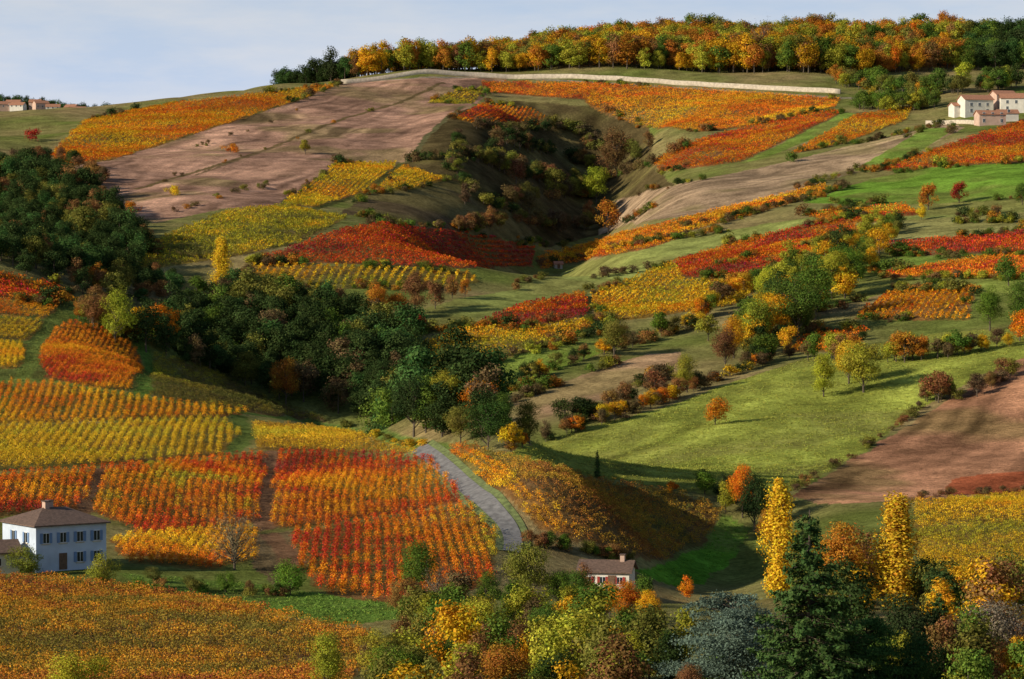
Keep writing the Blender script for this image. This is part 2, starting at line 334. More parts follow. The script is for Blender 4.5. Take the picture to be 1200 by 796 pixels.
# ------------------------------------------------------------ palettes (linear base colours)
Y=(.68,.42,.025); YG=(.40,.35,.03); OR=(.66,.21,.018); RD=(.44,.042,.018); BR=(.24,.10,.03); GO=(.68,.30,.02); OL=(.17,.16,.035); R2=(.58,.085,.018); O2=(.62,.15,.018); CR=(.30,.03,.026)
PAL={'orange':[RD,O2,OR,OR,GO],'red':[CR,RD,R2,R2,O2],'crim':[CR,RD,R2,O2,OR,GO],'redor':[CR,R2,O2,OR,GO],'yellow':[YG,Y,Y,GO],'yg':[OL,YG,(.50,.38,.03),Y],'mix':[RD,R2,O2,OR,OR,GO,YG],'olive_shade':[OL,(.13,.11,.03),(.22,.16,.03),YG],
 'shaded':[BR,(.36,.15,.03),(.42,.22,.03),(.38,.23,.03),OL],'gold':[O2,OR,GO,GO,Y],'ochre':[(.36,.20,.03),(.56,.33,.025),(.62,.38,.025),(.42,.33,.03)],'fore':[(.26,.07,.03),(.46,.17,.03),(.56,.25,.025),(.35,.20,.03),(.19,.15,.03)]}
SOIL=(.18,.11,.055)
# ------------------------------------------------------------ fields
FI=[]
def G_(poly,col,stripe=0,dirp=None,var=.3): FI.append(('g',poly,col,stripe,dirp,var))
def V_(poly,pal,dirp,rs=2.0): FI.append(('v',poly,pal,rs,dirp,0))
FALLOW=(.38,.215,.145); MEAD=(.28,.305,.055)
G_([(60,205),(100,188),(220,160),(330,118),(400,99),(500,90),(600,90),(560,120),(520,155),(490,195),(400,195),(330,240),(260,245),(180,262),(110,240)],FALLOW,.3,((150,220),(450,130)),.5)
G_([(500,160),(540,130),(600,118),(700,125),(760,150),(770,200),(800,225),(720,270),(640,290),(560,275),(450,258),(400,250),(470,195)],(.095,.07,.03),.3,((600,130),(580,250)))  # hollow: dark grass, with the gully's shade painted into the ground colour
G_([(720,235),(800,215),(900,195),(1000,170),(1110,145),(1130,150),(1060,185),(960,215),(860,245),(740,262),(700,275)],(.34,.23,.14),.35,((750,250),(1000,180)))
V_([(58,182),(100,142),(200,122),(330,107),(398,99),(350,118),(220,160),(130,188),(75,196)],'gold',((100,180),(300,118)),2.3)
V_([(500,121),(540,104),(572,108),(545,122)],'yg',((520,120),(550,106)),2.3)
V_([(565,96),(700,98),(690,118),(620,112),(570,108)],'orange',((600,98),(690,105)),2.3)
V_([(700,98),(850,107),(985,116),(970,128),(880,148),(820,155),(750,148),(700,130),(685,120)],'gold',((720,110),(950,122)),2.3)
V_([(530,140),(570,122),(625,128),(645,146),(570,148)],'redor',((550,140),(600,125)),2.3)
V_([(765,190),(800,170),(870,150),(975,130),(990,131),(920,165),(868,190),(775,202)],'redor',((780,195),(960,135)),2.3)
G_([(868,192),(920,166),(990,132),(1006,134),(960,160),(900,184)],(.18,.25,.045),0)
V_([(925,182),(1000,136),(1070,126),(1060,142),(990,168)],'gold',((940,175),(1040,130)),2.3)
G_([(1000,200),(1060,165),(1085,150),(1120,150),(1060,190),(1020,202)],(.18,.26,.045),0)
V_([(1030,200),(1130,163),(1200,142),(1260,140),(1260,185),(1100,198)],'orange',((1060,195),(1190,160)),2.3)
G_([(940,238),(1020,210),(1090,196),(1260,188),(1260,230),(1150,236),(1050,240)],(.16,.28,.035),0,None,.35)
G_([(600,340),(740,290),(900,262),(1060,240),(1260,232),(1260,260),(1080,262),(940,290),(800,320),(700,345),(560,382),(440,400),(430,380),(540,350)],(.26,.28,.075),.25,((620,340),(1000,250)))
V_([(630,300),(680,288),(820,252),(965,217),(975,224),(870,255),(760,283),(690,300),(635,316)],'gold',((650,305),(950,222)),2.2)
V_([(650,308),(760,285),(800,277),(760,292),(670,308)],'redor',((660,308),(790,280)),2.2)
V_([(940,252),(1060,240),(1080,252),(960,258)],'mix',((950,255),(1060,245)),2.2)
V_([(125,308),(200,275),(270,247),(335,241),(408,256),(350,285),(280,300),(200,312),(150,322)],'yg',((150,310),(380,255)),2.2)
V_([(330,240),(395,193),(466,190),(432,224),(372,243)],'yellow',((340,238),(440,195)),2.2)
V_([(438,226),(472,194),(524,211),(490,222)],'yellow',((445,222),(500,205)),2.2)
G_([(400,250),(430,228),(520,220),(620,262),(632,288),(560,272),(450,260)],(.12,.085,.045),0)  # dark band behind the brow: the hollow's shade held in the ground colour
V_([(298,306),(390,272),(450,263),(560,275),(628,290),(622,311),(540,315),(420,310)],'red',((310,304),(460,268)),2.2)
V_([(272,332),(298,309),(420,313),(550,318),(562,330),(520,338),(430,338),(360,342),(300,345)],'yellow',((400,313),(385,338)),2.9)
V_([(560,378),(620,355),(685,343),(690,370),(640,380),(600,390)],'redor',((570,380),(680,350)),2.0)
V_([(495,402),(560,380),(600,391),(690,373),(697,384),(620,412),(545,435),(490,428)],'yellow',((510,420),(680,380)),2.2)
V_([(692,345),(790,308),(800,328),(895,336),(860,358),(760,372),(700,378)],'yellow',((700,370),(790,315)),2.0)
V_([(790,308),(850,288),(930,268),(1010,256),(1062,262),(1000,290),(930,310),(870,326),(800,326)],'crim',((800,318),(1000,265)),2.0)
G_([(560,430),(640,408),(720,385),(740,400),(640,440),(600,462),(560,460)],(.20,.27,.045),0)
G_([(600,472),(680,440),(760,415),(800,412),(790,440),(700,470),(630,492)],(.32,.20,.11),.3,((620,480),(780,420)))
G_([(590,535),(680,503),(780,478),(860,448),(960,415),(1100,390),(1260,380),(1260,420),(1150,440),(1080,478),(1010,530),(930,575),(860,585),(760,568),(660,552)],MEAD,.25,((650,530),(1000,430)),.35)
G_([(925,582),(1010,532),(1090,482),(1170,432),(1260,395),(1260,575),(1100,585),(960,592)],(.39,.19,.105),.6,((950,575),(1180,450)))
G_([(1120,560),(1260,545),(1260,580),(1100,580)],(.36,.10,.045),.3,((1120,570),(1200,555)))
V_([(1072,592),(1260,578),(1260,690),(1180,700),(1080,690)],'yellow',((1090,650),(1200,620)),2.4)
V_([(1040,286),(1200,272),(1260,268),(1260,295),(1045,300)],'red',((1060,295),(1200,282)),2.2)
G_([(1000,262),(1260,245),(1260,268),(1040,282)],(.28,.26,.09),.2,((1010,265),(1200,255)))
G_([(1020,302),(1100,300),(1160,298),(1060,318),(1010,320)],(.18,.25,.045),0)
V_([(1040,320),(1160,300),(1260,296),(1260,325),(1110,330),(1030,326)],'orange',((1050,322),(1200,308)),2.2)
G_([(900,340),(1030,325),(1260,328),(1260,345),(1050,340),(960,365),(900,380)],(.23,.27,.055),0)
V_([(1000,374),(1042,341),(1142,341),(1135,376)],'gold',((1070,372),(1090,345)),2.2)
V_([(922,412),(950,390),(1015,386),(1005,413)],'orange',((950,408),(1000,395)),2.2)
G_([(-60,480),(-60,310),(60,330),(120,370),(200,410),(330,470),(200,500)],(.13,.16,.04),0)
V_([(-60,318),(0,320),(70,336),(88,352),(60,358),(0,350),(-60,345)],'redor',((0,335),(80,348)),1.8)
V_([(-60,352),(0,353),(68,363),(52,374),(0,369),(-60,368)],'gold',((0,360),(60,368)),1.8)
V_([(-60,372),(0,373),(52,377),(32,399),(-60,396)],'ochre',((10,395),(30,378)),1.8)
V_([(-60,401),(30,403),(24,432),(-60,434)],'yellow',((10,430),(15,404)),1.8)
V_([(46,428),(52,396),(82,378),(122,386),(160,410),(168,438),(152,458),(112,456),(60,446)],'orange',((70,440),(130,395)),1.6)
V_([(182,416),(250,436),(320,470),(395,497),(300,486),(176,466)],'olive_shade',((190,430),(350,482)),2.0)  # olive rows, palette darkened to paint the shadow lying over them
V_([(-60,450),(60,450),(180,470),(296,484),(262,489),(0,497),(-60,498)],'gold',((100,490),(110,456)),2.1)
V_([(-60,500),(0,499),(262,492),(282,510),(256,534),(120,545),(0,552),(-60,552)],'ochre',((130,545),(160,497)),2.1)
V_([(298,499),(360,503),(430,515),(498,534),(400,531),(300,527)],'ochre',((320,515),(480,530)),1.8)
V_([(-60,558),(0,557),(114,552),(96,596),(0,606),(-60,608)],'crim',((60,600),(75,556)),1.7)
V_([(120,551),(313,533),(302,610),(215,628),(170,628),(104,598)],'mix',((200,620),(225,545)),1.7)
V_([(130,632),(300,618),(302,655),(250,668),(150,660)],'gold',((180,655),(195,632)),1.7)
V_([(328,531),(420,533),(505,539),(548,588),(430,606),(340,621),(312,614)],'crim',((400,612),(415,536)),1.7)
V_([(318,626),(430,610),(550,592),(582,625),(576,682),(530,700),(460,706),(385,702),(345,660)],'mix',((440,702),(432,614)),1.9)
G_([(300,612),(345,623),(345,700),(300,670)],(.17,.12,.06),0)
V_([(517,524),(560,527),(625,546),(700,564),(800,579),(848,600),(826,634),(776,658),(740,652),(690,640),(645,625),(606,596),(562,562)],'shaded',((530,532),(720,635)),1.9)  # spur field: shade of the turned-away flank put into the vine palette
V_([(517,524),(545,527),(590,552),(640,590),(680,630),(645,624),(606,596),(562,562)],'gold',((530,532),(660,625)),1.9)  # sunlit side of the same field, painted as a brighter palette
G_([(738,668),(780,662),(828,638),(852,602),(880,618),(850,665),(800,690)],(.12,.27,.025),0,None,.25)
G_([(140,672),(300,684),(400,700),(485,711),(490,724),(400,733),(300,716),(180,694)],(.13,.21,.035),0,None,.4)
V_([(-60,672),(0,677),(110,685),(230,703),(330,724),(425,742),(438,765),(410,800),(330,850),(-60,850)],'fore',((50,730),(300,760)),1.9)
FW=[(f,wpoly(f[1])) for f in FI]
# ------------------------------------------------------------ ground sheet
aa=np.r_[np.linspace(-1.6,-.21,26)[:-1],np.linspace(-.21,.21,820),np.linspace(.21,1.6,26)[1:]]
yy=np.r_[np.linspace(-200,190,30)[:-1],np.arange(190,1000,1.25),np.arange(1000,1850,2.0),np.geomspace(1850,9000,70)]
A_,Y_=np.meshgrid(aa,yy)
X_=A_*np.maximum(Y_+120,150)
Z_=np.empty_like(X_)
for s in range(0,len(yy),100): Z_[s:s+100]=height(X_[s:s+100],Y_[s:s+100])
Z_=np.clip(Z_,-80,400)
nr,nc=X_.shape
x=X_.ravel(); y=Y_.ravel()
wx=x+(fbm(x/6,y/6,31)-.5)*2.2; wy=y+(fbm(x/6+40,y/6,32)-.5)*2.6
def mixc(a,b,t): return np.asarray(a)*(1-t[:,None])+np.asarray(b)*t[:,None]
t=np.clip((fbm(x/45,y/45,41)-.3)*2.4,0,1); gcol=mixc((.15,.175,.04),(.29,.215,.095),t)
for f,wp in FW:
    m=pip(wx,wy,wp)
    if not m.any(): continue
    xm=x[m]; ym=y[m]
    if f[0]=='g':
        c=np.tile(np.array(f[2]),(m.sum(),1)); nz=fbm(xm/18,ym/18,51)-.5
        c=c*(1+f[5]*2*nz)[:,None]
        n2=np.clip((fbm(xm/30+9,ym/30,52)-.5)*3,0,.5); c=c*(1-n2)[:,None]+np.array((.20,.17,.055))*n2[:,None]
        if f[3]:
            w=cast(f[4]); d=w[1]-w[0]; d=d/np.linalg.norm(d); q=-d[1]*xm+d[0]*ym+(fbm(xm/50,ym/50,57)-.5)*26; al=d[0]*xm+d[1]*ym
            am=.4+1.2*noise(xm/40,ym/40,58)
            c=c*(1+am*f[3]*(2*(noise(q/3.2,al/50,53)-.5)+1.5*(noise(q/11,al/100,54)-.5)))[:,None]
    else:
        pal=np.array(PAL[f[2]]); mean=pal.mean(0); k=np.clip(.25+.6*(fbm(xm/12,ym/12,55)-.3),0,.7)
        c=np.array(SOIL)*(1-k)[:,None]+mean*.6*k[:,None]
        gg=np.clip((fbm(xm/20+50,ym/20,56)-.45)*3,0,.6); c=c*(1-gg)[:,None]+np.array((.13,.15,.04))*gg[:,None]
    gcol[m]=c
TR=[([(0,446),(60,447),(180,467),(300,486),(400,500),(480,520),(520,528)],1.4,(.13,.18,.04)),
    ([(-20,500),(30,440),(45,400),(75,368),(110,355)],1.5,(.16,.20,.045)),
    ([(168,462),(176,430),(165,400),(120,376),(90,372)],1.6,(.11,.19,.035)),
    ([(280,488),(288,512),(262,538)],1.5,(.13,.17,.04)),
    ([(0,555),(120,549),(260,537),(320,529),(500,537)],1.2,(.15,.17,.05)),
    ([(320,530),(306,612),(345,660)],1.5,(.20,.11,.06)),([(117,550),(92,606)],1.2,(.19,.11,.06)),
    ([(100,605),(215,632),(320,622),(430,608),(555,590)],1.3,(.17,.16,.05)),
    ([(688,348),(684,362),(692,376),(700,384)],2.0,(.05,.05,.02)),
    ([(160,222),(300,180),(400,140),(470,120),(520,97)],1.2,(.16,.11,.05)),
    ([(230,205),(330,170),(430,150)],.8,(.2,.13,.07)),
    ([(330,240),(400,194),(480,190),(500,160),(540,125)],1.3,(.12,.11,.05)),
    ([(370,245),(432,226),(470,192)],1.5,(.10,.10,.03)),
    ([(405,97),(500,91),(600,91),(700,97),(850,106),(990,115),(1080,118)],2.0,(.30,.25,.17))]
for pl,w,c in TR:
    wl=wline(pl); m=(x>wl[:,0].min()-8)&(x<wl[:,0].max()+8)&(y>wl[:,1].min()-8)&(y<wl[:,1].max()+8)
    idx=np.where(m)[0]; dd=dist_poly(wx[idx],wy[idx],wl); k=np.clip((w*1.25-dd)/(w*.35),0,1)
    gcol[idx]=gcol[idx]*(1-k)[:,None]+np.array(c)*k[:,None]
ii=np.arange(nr*nc).reshape(nr,nc)
Fq=np.stack([ii[:-1,:-1],ii[:-1,1:],ii[1:,1:],ii[1:,:-1]],-1).reshape(-1,4)
gme=build('ground',np.c_[x,y,Z_.ravel()],Fq,[GROUND],smooth=True)
a=gme.attributes.new('gcol','FLOAT_COLOR','POINT'); a.data.foreach_set('color',np.c_[np.clip(gcol,0.01,.8),np.ones(len(x))].astype(np.float32).ravel())
link(bpy.data.objects.new('ground',gme))
# ------------------------------------------------------------ vineyards
def palette(pal,t):
    pal=np.array(pal); t=np.clip(t,0,.9999)*(len(pal)-1); i=t.astype(int); f=(t-i)[:,None]
    return pal[i]*(1-f)+pal[i+1]*f
for fi,(f,wp) in enumerate(FW):
    if f[0]!='v': continue
    later=[w for g,w in FW[fi+1:]]
    w=cast(f[4]); d=w[1]-w[0]; d=d/np.linalg.norm(d); nrm=np.array([-d[1],d[0]])
    dist=wp[:,1].mean(); near=dist<720; step=1.05 if near else 1.9; rs=f[3]*(.76 if near else .88)
    q=wp@nrm; al=wp@d
    Q,Aa=np.meshgrid(np.arange(q.min(),q.max(),rs),np.arange(al.min(),al.max(),step)); Q=Q.ravel(); Aa=Aa.ravel()
    rowid=Q.copy()
    Aa=Aa+rng.uniform(-.3,.3,len(Aa))*step; Q=Q+(noise(Aa/30,Q/30,61)-.5)*1.6+rng.normal(0,.08,len(Q))
    px=Aa*d[0]+Q*nrm[0]; py=Aa*d[1]+Q*nrm[1]
    k=pip(px,py,wp)
    for l in later:
        if l[:,0].min()<wp[:,0].max() and l[:,0].max()>wp[:,0].min(): k&=~pip(px,py,l)
    k&=rng.uniform(size=len(k))>.04+.3*(noise(px/15,py/15,62)>.82)
    px,py,rowid,Al=px[k],py[k],rowid[k],Aa[k]
    if len(px)<5: continue
    n=len(px); pz=height(px,py)
    tt=.5+1.7*(fbm(px/24,py/24,63+fi)-.5)+.7*(noise(px/5,py/5,64)-.5)+rng.normal(0,.13,n)+.4*(noise(rowid/rs*1.0,Al/40,65)-.5)
    vg=.85+.4*noise(px/18,py/18,66)
    col=palette(PAL[f[2]],tt)*(rng.uniform(.85,1.25,n)*vg)[:,None]
    s=rng.uniform(.75,1.2,n)
    instancer('vineyard',VN if near else VF,np.c_[px,py,pz],math.atan2(d[1],d[0])+np.where(rng.uniform(size=n)>.5,0,math.pi)+rng.normal(0,.12,n),np.c_[s,s,s*rng.uniform(.85,1.15,n)],col)
# ------------------------------------------------------------ meadow grass
for f,wp in FW:
    if f[0]!='g' or wp[:,1].mean()>820 or f[2][1]<f[2][0]*.9: continue
    A0=(wp[:,0].max()-wp[:,0].min())*(wp[:,1].max()-wp[:,1].min()); n=int(min(60000,A0*.7))
    px=rng.uniform(wp[:,0].min(),wp[:,0].max(),n); py=rng.uniform(wp[:,1].min(),wp[:,1].max(),n)
    k=pip(px,py,wp); px,py=px[k],py[k]; n=len(px)
    if n<10: continue
    s=rng.uniform(.5,1.4,n)
    instancer('grass',TUFT,np.c_[px,py,height(px,py)],rng.uniform(0,6.28,n),np.c_[s,s,s],np.array(f[2])*rng.uniform(.9,1.35,n)[:,None]*np.c_[rng.uniform(.9,1.2,n),np.ones(n),np.ones(n)])
# ------------------------------------------------------------ trees
KC={'G':(.045,.07,.02),'g':(.11,.165,.025),'y':(.66,.38,.028),'o':(.60,.20,.018),'r':(.38,.04,.02),'b':(.25,.125,.045),'l':(.35,.33,.035),'k':(.065,.125,.032),'p':(.30,.23,.13),'O':(.43,.17,.025),'c':(.15,.185,.135),'B':(.15,.10,.045),'m':(.19,.18,.035),'Y':(.58,.32,.02)}
sx_=[];sc_=[];sh_=[]
for f,wp in FW:
    if wp[:,1].mean()<700 or (f[2]==FALLOW): continue
    s=0; n=len(wp)
    while s<n:
        run=random.randint(2,5)
        if random.random()<.28:
            for i in range(s,min(n-1,s+run)):
                if abs(wp[i+1]-wp[i]).max()>40: continue
                for k in range(random.randint(2,5)):
                    q=wp[i]+(wp[i+1]-wp[i])*random.random(); sx_.append((q[0]+random.gauss(0,1.2),q[1]+random.gauss(0,2))); sc_.append(np.array(KC[random.choice('BmgGbOlm')])*random.uniform(.7,1.2)); sh_.append(random.uniform(1.2,3.4)*(1.5 if random.random()<.12 else 1))
        s+=run
sx_=np.array(sx_); sh_=np.array(sh_)
instancer('hedgerow',SHR,np.c_[sx_,height(sx_[:,0],sx_[:,1])-.1],rng.uniform(0,6.28,len(sx_)),np.c_[sh_*1.2,sh_*1.2,sh_],np.array(sc_))
NAME={'hi':'broadleaf_tree','mid':'broadleaf_tree','bush_hi':'shrub','bush':'shrub','poplar':'poplar_tree','conifer':'spruce_tree','cypress':'cypress_tree','cedar':'cedar_tree','sparse':'bare_tree'}
CLEAR=[]
def put(kind,px,py,h,col,name=None,sx=1):
    z=float(height(np.array([px]),np.array([py]))[0]); me=random.choice(MESH[kind])
    o=link(bpy.data.objects.new(name or NAME[kind],me)); o.location=(px,py,z-.02*h); o.rotation_euler=(0,0,random.uniform(0,6.28)); o.scale=(h*sx,h*sx,h)
    j=random.uniform(.8,1.2); o.color=(col[0]*j*random.uniform(.9,1.1),col[1]*j*random.uniform(.9,1.1),col[2],1); return o
def T(u,v,hp,c,kind=None,sx=1.0,name=None,clear=0):
    w=cast([(u,v)])[0]; h=hp/F*w[1]
    if kind is None: kind='hi' if hp>42 else ('mid' if hp>17 else 'bush')
    if clear: CLEAR.append((w[0],w[1],clear))
    put(kind,w[0],w[1],h,KC[c],name,sx)
L_=[(275,668,72,'p','sparse',1.1),(30,674,42,'m','bush_hi',1),(122,687,42,'l','bush_hi',.9),(340,697,48,'g','bush_hi',1),(265,692,26,'g','bush_hi',1),(180,682,22,'m','bush_hi',1),
(490,702,68,'g',None,1.1),(475,728,55,'b',None,1),(512,722,62,'p','sparse',1),(90,812,56,'l','bush_hi',1.3),(380,812,72,'l',None,1),(445,800,70,'l',None,1),(462,830,80,'g',None,1),
(620,712,88,'m',None,.9),(655,712,50,'g',None,1),(556,775,82,'l',None,1.1),(590,835,95,'O',None,1.1),(520,790,60,'g',None,1),(570,720,50,'g',None,1),(680,735,56,'g',None,1),(640,760,60,'g',None,1),
(735,730,50,'o',None,1.1),(715,726,44,'Y',None,1.1),(672,708,46,'g',None,1),(693,712,34,'m',None,1.1),(755,712,40,'g',None,1),(684,700,40,'b',None,1),(738,706,26,'l','bush_hi',1),(805,704,30,'o',None,1),(760,735,46,'Y',None,1),(700,765,55,'m',None,1),(740,800,60,'l',None,1),(810,825,50,'b',None,1),(780,790,56,'g',None,1),
(985,712,100,'O',None,1.1),(955,700,66,'Y',None,1),(1010,705,80,'b',None,1),(870,606,66,'o',None,.8),(884,622,70,'G',None,.8),(850,600,40,'l',None,.8),(905,640,55,'O',None,.9),
(1100,795,105,'k','conifer',1.3),(1060,800,110,'G',None,1.1),(1075,830,90,'k',None,1.1),(1160,790,100,'p',None,1.1),(1185,815,60,'o',None,1),(1125,710,46,'Y',None,1),(1150,835,50,'g','bush_hi',1.4),(1195,720,40,'Y',None,1),(1190,850,60,'l','bush_hi',1.2),(1110,850,60,'l','bush_hi',1.4),
(788,578,16,'o',None,1),(700,560,34,'k','cypress',1.0),(838,498,36,'o',None,1.15),
(260,338,62,'y','poplar',1.7),(190,408,54,'o',None,1.1),(135,402,62,'l',None,1),(110,385,50,'b',None,1),(160,395,40,'Y',None,1),(335,474,58,'O',None,.85),(494,388,22,'r',None,1),(522,492,60,'l',None,.9),(560,500,62,'o',None,1.1),(572,530,66,'G',None,1),(620,520,52,'m',None,1),(485,512,76,'G',None,1),(600,530,40,'Y',None,1),(590,512,50,'g',None,1),(540,520,50,'m',None,1),(545,480,40,'O',None,1),(450,470,56,'G',None,1),(465,440,50,'G',None,1),
(400,374,42,'b',None,1.1),(442,377,46,'O',None,1.1),(486,368,50,'b',None,1.1),(465,374,34,'O',None,1),(510,362,34,'b',None,1),(530,350,28,'b',None,1),(545,348,22,'O',None,1),(375,372,36,'m',None,1),
(720,418,52,'m',None,1),(805,460,44,'l',None,1),(850,432,48,'b',None,1),(830,400,36,'l',None,1),(775,395,34,'g',None,1),(965,465,50,'l',None,1),(1012,460,68,'l',None,1.0),(995,450,60,'y',None,1),(1060,425,40,'O',None,1.1),(1100,472,42,'b',None,1.2),(1160,388,52,'g',None,1),(1192,385,56,'g',None,1),(1182,335,40,'g',None,1),(1195,400,40,'o',None,1),(1145,465,32,'B',None,1),
(885,410,70,'l',None,1),(905,400,66,'Y',None,1),(935,395,80,'g',None,1),(860,420,50,'Y',None,1),(975,350,60,'l',None,1),(1030,300,36,'Y',None,1),(955,375,76,'g',None,1),(915,380,70,'G',None,1),(990,340,56,'g',None,1),(900,360,50,'l',None,1),
(723,206,56,'b',None,1.1),(699,238,50,'l',None,.8),(650,232,38,'m',None,1),(713,273,40,'O',None,1.1),(605,215,30,'b',None,1.2),(578,186,28,'G',None,1),(655,275,32,'B',None,1),(620,250,28,'B',None,1),(545,240,18,'B',None,1.3),(690,262,28,'b',None,1),(760,175,22,'b',None,1),(745,190,26,'m',None,1),
(358,181,20,'l',None,1),(270,179,13,'o',None,1.2),(202,229,14,'y','bush',1),(155,249,14,'o','bush',1.2),(130,243,12,'b','bush',1.2),(37,165,15,'r',None,1.2),(45,192,24,'b',None,1),(70,188,18,'b',None,1),
(1088,246,32,'O',None,1.1),(1124,238,26,'r',None,1.2),(1080,258,20,'y',None,1),(930,190,14,'g',None,1.2),(1198,240,28,'g',None,1),
(1012,130,26,'g',None,1),(1040,128,34,'g',None,1),(1070,126,30,'m',None,1),(1095,128,26,'g',None,1),(1100,112,36,'g',None,1),(1155,104,30,'g',None,1),(1185,102,24,'m',None,1),(1130,100,30,'l',None,1)]
for l in L_: T(l[0],l[1],l[2],l[3],l[4],l[5])
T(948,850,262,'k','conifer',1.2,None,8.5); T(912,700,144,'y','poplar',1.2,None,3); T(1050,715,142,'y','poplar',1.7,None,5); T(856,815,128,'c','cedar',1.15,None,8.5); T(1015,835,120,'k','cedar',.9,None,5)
def hedge(pl,n,hp,cols,kind=None,spread=4):
    pl=densify(pl,False,4)
    for i in range(n):
        u,v=random.choice(pl); T(u+random.uniform(-3,3),v+random.uniform(-spread,spread)*.5,random.uniform(hp*.6,hp*1.3),random.choice(cols),kind,random.uniform(.9,1.4))
hedge([(600,530),(660,512),(760,478),(850,445),(900,425)],56,20,'bBGmoY')
hedge([(640,510),(700,490),(780,455)],20,28,'BGb')
hedge([(560,470),(600,450),(690,420),(760,400),(830,380)],38,18,'bBmGY')
hedge([(920,420),(1000,425),(1100,420),(1180,405)],32,28,'bBlgOY')
hedge([(1080,470),(1130,468),(1190,440)],14,22,'bBm')
hedge([(925,578),(1000,535),(1080,480)],24,10,'bBm')
hedge([(1080,582),(1200,576)],16,9,'bB')
hedge([(800,390),(850,350),(890,338)],22,26,'byogY')
hedge([(1000,330),(1040,328),(1120,333)],10,10,'gmb')
hedge([(540,272),(600,262),(650,268),(700,268)],36,18,'Bbm')
hedge([(560,190),(600,205),(640,215),(680,222)],38,22,'BbmG')
hedge([(560,150),(610,155),(660,150),(690,160)],30,14,'BGm')  # gully bushes: dark tints add to the shade painted on the ground
hedge([(540,165),(530,200),(560,235),(600,250)],34,14,'BGm')
hedge([(600,240),(640,235),(690,230)],24,22,'BbmO')
hedge([(580,170),(640,180),(690,195)],24,18,'BGmb')
hedge([(700,215),(760,195),(800,175)],14,15,'Bbg')
hedge([(690,170),(730,185),(750,160)],12,18,'Bbm')
hedge([(470,190),(520,185),(560,180)],18,12,'BG')
hedge([(700,325),(740,320)],8,11,'B')
hedge([(630,315),(690,300),(760,285)],14,9,'Bby')
hedge([(690,302),(800,268),(960,230)],14,9,'Bbym')
hedge([(1040,303),(1200,301)],10,10,'gBm')
hedge([(160,222),(300,180),(400,140),(470,120)],12,5,'BmO','bush')
hedge([(200,250),(260,230),(330,215)],12,7,'BmO','bush')
hedge([(150,200),(300,150),(380,120)],8,5,'BmO','bush')
hedge([(980,100),(1060,112),(1140,110),(1200,100)],50,24,'ggmlGyO')
hedge([(1000,128),(1060,130),(1100,124)],24,20,'ggml')
hedge([(20,190),(80,190),(120,215)],24,18,'GbB')
hedge([(110,225),(140,260),(180,300)],34,18,'GbBG')  # dark bushes added to carry the deep shade beside the wood
hedge([(400,500),(470,520),(500,526)],14,9,'my')
hedge([(820,575),(860,590),(900,600)],12,24,'Ggl')
hedge([(150,690),(250,695),(330,700)],16,15,'gmb')
hedge([(620,640),(700,650),(740,665)],18,18,'gmb')
hedge([(95,372),(130,390),(170,405)],16,28,'blmO')
hedge([(275,335),(340,345),(400,350)],12,15,'GmB')
def woodland(name,poly,sp,hr,cols,world=False):
    wp=np.array(poly,float) if world else wpoly(poly)
    X,Yg=np.meshgrid(np.arange(wp[:,0].min(),wp[:,0].max(),sp),np.arange(wp[:,1].min(),wp[:,1].max(),sp)); X=X.ravel()+rng.uniform(-.45,.45,X.size)*sp; Yg=Yg.ravel()+rng.uniform(-.45,.45,Yg.size)*sp
    k=pip(X,Yg,wp)
    for cx,cy,r in CLEAR: k&=~((Yg<cy+2)&(np.abs(X/Yg*cy-cx)<r)&(Yg>cy-80))
    X,Yg=X[k],Yg[k]; n=len(X)
    h=rng.uniform(*hr,n)*(0.75+.5*noise(X/30,Yg/30,71)); ca=np.array([KC[c] for c in cols]); ci=(np.clip(.4*noise(X/14,Yg/14,72)+.6*rng.uniform(size=n),0,.999)*len(cols)).astype(int)
    col=ca[ci]*rng.uniform(.7,1.3,n)[:,None]; w=rng.uniform(.9,1.25,n)
    instancer(name,WOOD,np.c_[X,Yg,height(X,Yg)-.3],rng.uniform(0,6.28,n),np.c_[h*w,h*w,h],col); return n
woodland('valley_woodland',[(160,412),(185,372),(255,350),(330,354),(410,383),(470,400),(510,440),(540,465),(575,495),(575,525),(520,522),(460,502),(400,493),(330,472),(240,436)],5.8,(7.5,13),'GkGBGGGmGkGgGGGG')
woodland('hillside_woodland',[(-60,302),(-60,200),(0,203),(60,208),(110,235),(145,262),(175,298),(150,330),(60,330)],6.5,(6,11),'GkGGGmGkGGbGG')  # wood in shade: the shading is put into dark tree tints
woodland('hillside_woodland',[(70,332),(160,322),(215,340),(185,365),(150,372),(100,356)],6.2,(5,9),'GkGmGbGO')
woodland('hedgerow_wood',[(875,430),(875,385),(888,345),(940,310),(1000,286),(1035,262),(1060,268),(1035,300),(1010,328),(975,365),(940,395),(915,425)],7.0,(6,12.5),'ggmlYlgGgGm')
woodland('thicket',[(430,740),(480,722),(560,728),(640,725),(700,745),(800,775),(880,800),(1000,800),(1210,770),(1210,880),(430,880)],5.5,(3.5,7.5),'gmGlgYbmBgGl')
woodland('thicket',[(900,700),(960,690),(1090,700),(1200,712),(1210,745),(1000,745),(900,730)],6.0,(4,8),'OgGmYb')
def wp_(l): return [(float(ray(u,300)[0])*d,d) for u,d in l]
woodland('ridge_forest',wp_([(415,1600),(415,1680),(600,1760),(900,1810),(1130,1830),(1130,1620),(1000,1570),(850,1580),(700,1600),(550,1615)]),7.5,(12,18),'YOoYmlOgYOlbmYlgO',True)
woodland('ridge_forest',wp_([(325,1640),(325,1700),(420,1700),(420,1620)]),7.0,(9,15),'GkG',True)
woodland('ridge_forest',wp_([(1130,1600),(1130,1800),(1260,1800),(1260,1600)]),8.0,(13,18),'GkgGm',True)
